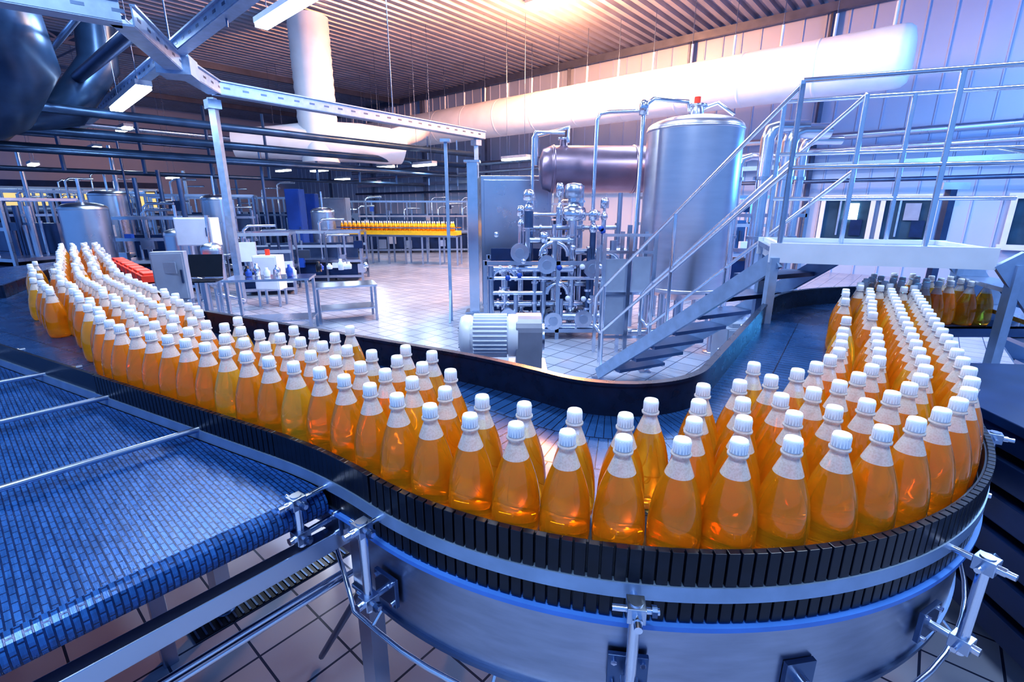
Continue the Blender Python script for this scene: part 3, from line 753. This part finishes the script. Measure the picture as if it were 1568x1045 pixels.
cabinet('blue_column_cabinet',-6.2,15.6,.3,.3,.0,2.1,blue)
cabinet('switch_cabinet',-6.0,17,.9,.5,.1,2.0,paint_g)
def stank(x,y,r,z0,z1):
    mb=MB(); tank(mb,x,y,r,z0,z1,m=steel,seg=24,dome=.1); mb.tube((x,y,z1+.05),(x,y,z1+.5),.025,steel_br); mb.ptube([(x,y,z0-.1),(x,y,z0-.2),(x+.4,y,z0-.3)],.03,steel_br)
    mb.build('small_stainless_tank')
stank(-7.7,9.0,.36,.6,1.7);stank(-6.0,8.9,.24,.7,1.25);stank(-6.9,11.7,.3,.6,1.9);stank(-9.6,12,.4,.6,2.0);stank(-5.0,13.2,.3,.5,1.6);stank(-4.6,7.5,.15,.6,1.1)
def machine(x,y,w,d,h,rz,seed,name='filling_machine'):
    rnd=random.Random(seed); mb=MB();R=Matrix.Rotation(rz,3,'Z');c=Vector((x,y,0))
    P_=lambda a,b,z:c+R@Vector((a,b,z))
    nx=max(2,int(w/.7)+1)
    for i in range(nx):
        a=-w/2+w*i/(nx-1)
        for b in(-d/2,d/2): mb.beam(P_(a,b,0),P_(a,b,h),.05,.05,steel)
    for z in(h,h*.72,h*.42,.12):
        for b in(-d/2,d/2): mb.beam(P_(-w/2,b,z),P_(w/2,b,z),.05,.06,rnd.choice([steel,paint_g,steel_br]))
    for a in(-w/2,w/2): mb.beam(P_(a,-d/2,h),P_(a,d/2,h),.05,.05,steel)
    mb.box(P_(0,0,h*.42),(w*.98,d*.9,.06),steel,rz=rz); mb.box(P_(0,0,h*.2),(w*.9,d*.8,h*.3),dkblue,rz=rz); mb.box(P_(0,d*.3,h*.6),(w*.85,d*.1,h*.32),rnd.choice([dkblue,steel_dk]),rz=rz)
    for i in range(int(w*5)):
        a=rnd.uniform(-w/2,w/2);b=rnd.uniform(-d/2,d/2);r=rnd.uniform(.02,.06);z0=h*.42
        mb.tube(P_(a,b,z0),P_(a,b,z0+rnd.uniform(.2,h*.55)),r,rnd.choice([steel,steel_br,steel_dk]),10)
    for i in range(int(w*3)):
        a=rnd.uniform(-w/2,w/2);z=rnd.uniform(.3,h*.9); s_=rnd.uniform(.12,.32)
        mb.box(P_(a,-d/2-.04,z),(s_,.1,s_*rnd.uniform(.6,1.3)),rnd.choice([paint_w,steel_br,paint_g,steel,blue,steel_dk,dkblue,dkblue]),rz=rz)
    for i in range(int(w*1.5)):
        a=rnd.uniform(-w/2,w/2); z=h*rnd.uniform(.8,1.25); mb.ptube([P_(a,0,h*.42),P_(a,0,z),P_(a+.1,0,z+.08),P_(a+.6,0,z+.08)],.03,steel_br,8)
    mb.build(name)
machine(-10.3,9.9,3.2,1.2,1.85,RZ-1.2,1)
machine(-8.4,13.6,2.6,1.2,2.0,.4,2,'rinsing_machine')
machine(-12.2,13.5,3.6,1.4,2.1,RZ,3,'capping_machine')
machine(-7.4,10.4,1.6,.9,1.5,.1,4,'labelling_machine')
machine(-9.7,17.5,4.4,1.5,2.0,.2,5,'packing_machine')
machine(-4.0,19.4,6,1.2,1.9,.1,6,'packing_machine')
machine(-15.5,17.5,5,1.5,2.3,RZ,7,'packing_machine')
machine(.9,17.2,2.4,1.0,1.8,.0,8,'wrapping_machine')
machine(-5.0,10.0,1.0,.8,1.2,.3,9,'inspection_unit')
machine(3.9,10.2,2.4,1.0,1.9,.0,10,'pump_station')
machine(-4.8,11.8,2.4,.7,1.15,.1,11,'transfer_conveyor')
mb=MB(); cc=Vector((-18.5,20.5,0)); rz=.72; R=Matrix.Rotation(rz,3,'Z')
mb.box(cc+Vector((0,0,1.35)),(7,1.5,2.7),dkblue,rz=rz)
for i in range(4): mb.box(cc+R@Vector((-2.6+i*1.7,-.78,1.95)),(1.4,.05,.7),glow_y,rz=rz); mb.box(cc+R@Vector((-2.6+i*1.7,-.81,1.95)),(.06,.05,.7),steel,rz=rz)
mb.box(cc+R@Vector((0,-.85,2.4)),(7.1,.1,.12),paint_w,rz=rz); mb.box(cc+R@Vector((0,-.85,1.5)),(7.1,.1,.1),paint_w,rz=rz)
mb.build('glazed_control_room')
mb=MB()
a=Vector((-5.4,15.7,0));b=Vector((-1.6,14.9,0)); d=(b-a).normalized(); n=Vector((-d.y,d.x,0))
mb.beam(a+Vector((0,0,.95)),b+Vector((0,0,.95)),.5,.12,yellow); mb.beam(a+Vector((0,0,.86)),b+Vector((0,0,.86)),.55,.06,steel)
for sg in(-1,1): mb.beam(a+n*sg*.27+Vector((0,0,1.1)),b+n*sg*.27+Vector((0,0,1.1)),.02,.03,steel_br)
for k in range(8):
    q=a.lerp(b,k/7)
    for sg in(-1,1): mb.beam(q+n*sg*.2,q+n*sg*.2+Vector((0,0,.85)),.05,.05,steel)
for k in range(25):
    for r in(-.12,.05):
        q=a+d*(.1+k*.15)+n*r; mb.lathe([(0,1.01),(.05,1.01),(.05,1.15),(.02,1.24),(.022,1.28),(0,1.29)],q,[ydk,ydk,yellow,cap_m,cap_m],8)
mb.build('yellow_bottle_conveyor')
mb=MB()
ra=Vector((-4.0,5.35,0)); rb=Vector((-5.75,7.1,0)); d=(rb-ra)
for i in range(7):
    q=ra+d*(i+.5)/7+Vector((0,0,.95)); mb.box(q,(.18,.3,.08),red,rz=.78); mb.box(q+Vector((0,0,.05)),(.13,.25,.03),red,rz=.78)
mb.beam(ra+Vector((0,0,.88)),rb+Vector((0,0,.88)),.3,.04,steel)
for k in(.05,.5,.95):
    q=ra.lerp(rb,k); mb.beam(q,q+Vector((0,0,.87)),.05,.05,steel)
mb.build('red_crate_row',bevel=.008)
mb=MB()
rnd=random.Random(3)
for i in range(9):
    z=2.5+.14*i+rnd.uniform(-.05,.05); aa=13+rnd.uniform(-1.5,4)
    mb.tube(H(aa,-4,z),H(aa,12,z),rnd.uniform(.03,.09),rnd.choice([steel_dk,steel,steel_dk,ductd]),10)
for i in range(12):
    b_=-2+i*1.3; mb.beam(H(13,b_,2.4),H(13,b_,3.9),.05,.05,steel_dk)
for i in range(7):
    z=3.9+.2*i; mb.tube(H(8,2.2-.4*i,z),H(28,2.2-.4*i,z),rnd.uniform(.04,.1),rnd.choice([steel_dk,steel,ductd]),10)
for i in range(18):
    p=H(rnd.uniform(11,18),rnd.uniform(-1,6)); mb.tube((p.x,p.y,0),(p.x,p.y,rnd.uniform(2.2,3.2)),.025+rnd.random()*.03,rnd.choice([steel,steel_dk,steel_dk]),10)
mb.build('overhead_pipe_rack')
mb=MB()
for k in range(3):
    aa=14+k*3
    mb.beam(H(aa,-2,5.6),H(aa,4,5.6),.08,.08,beam_m);mb.beam(H(aa,-2,6.3),H(aa,4,6.3),.08,.08,beam_m)
    for j in range(6): mb.beam(H(aa,-2+j,5.6 if j%2 else 6.3),H(aa,-1+j,6.3 if j%2 else 5.6),.05,.05,beam_m)
mb.build('roof_truss')
w=bpy.data.worlds.new('w'); sc.world=w; w.use_nodes=True
w.node_tree.nodes['Background'].inputs[0].default_value=(.22,.46,1.0,1); w.node_tree.nodes['Background'].inputs[1].default_value=.78
cam=bpy.data.cameras.new('cam'); co=bpy.data.objects.new('camera',cam); sc.collection.objects.link(co)
cam.sensor_width=36; cam.lens=16.99; cam.clip_start=.02
co.location=(0,0,1.73); co.rotation_euler=(math.radians(90-15.6),0,0); sc.camera=co
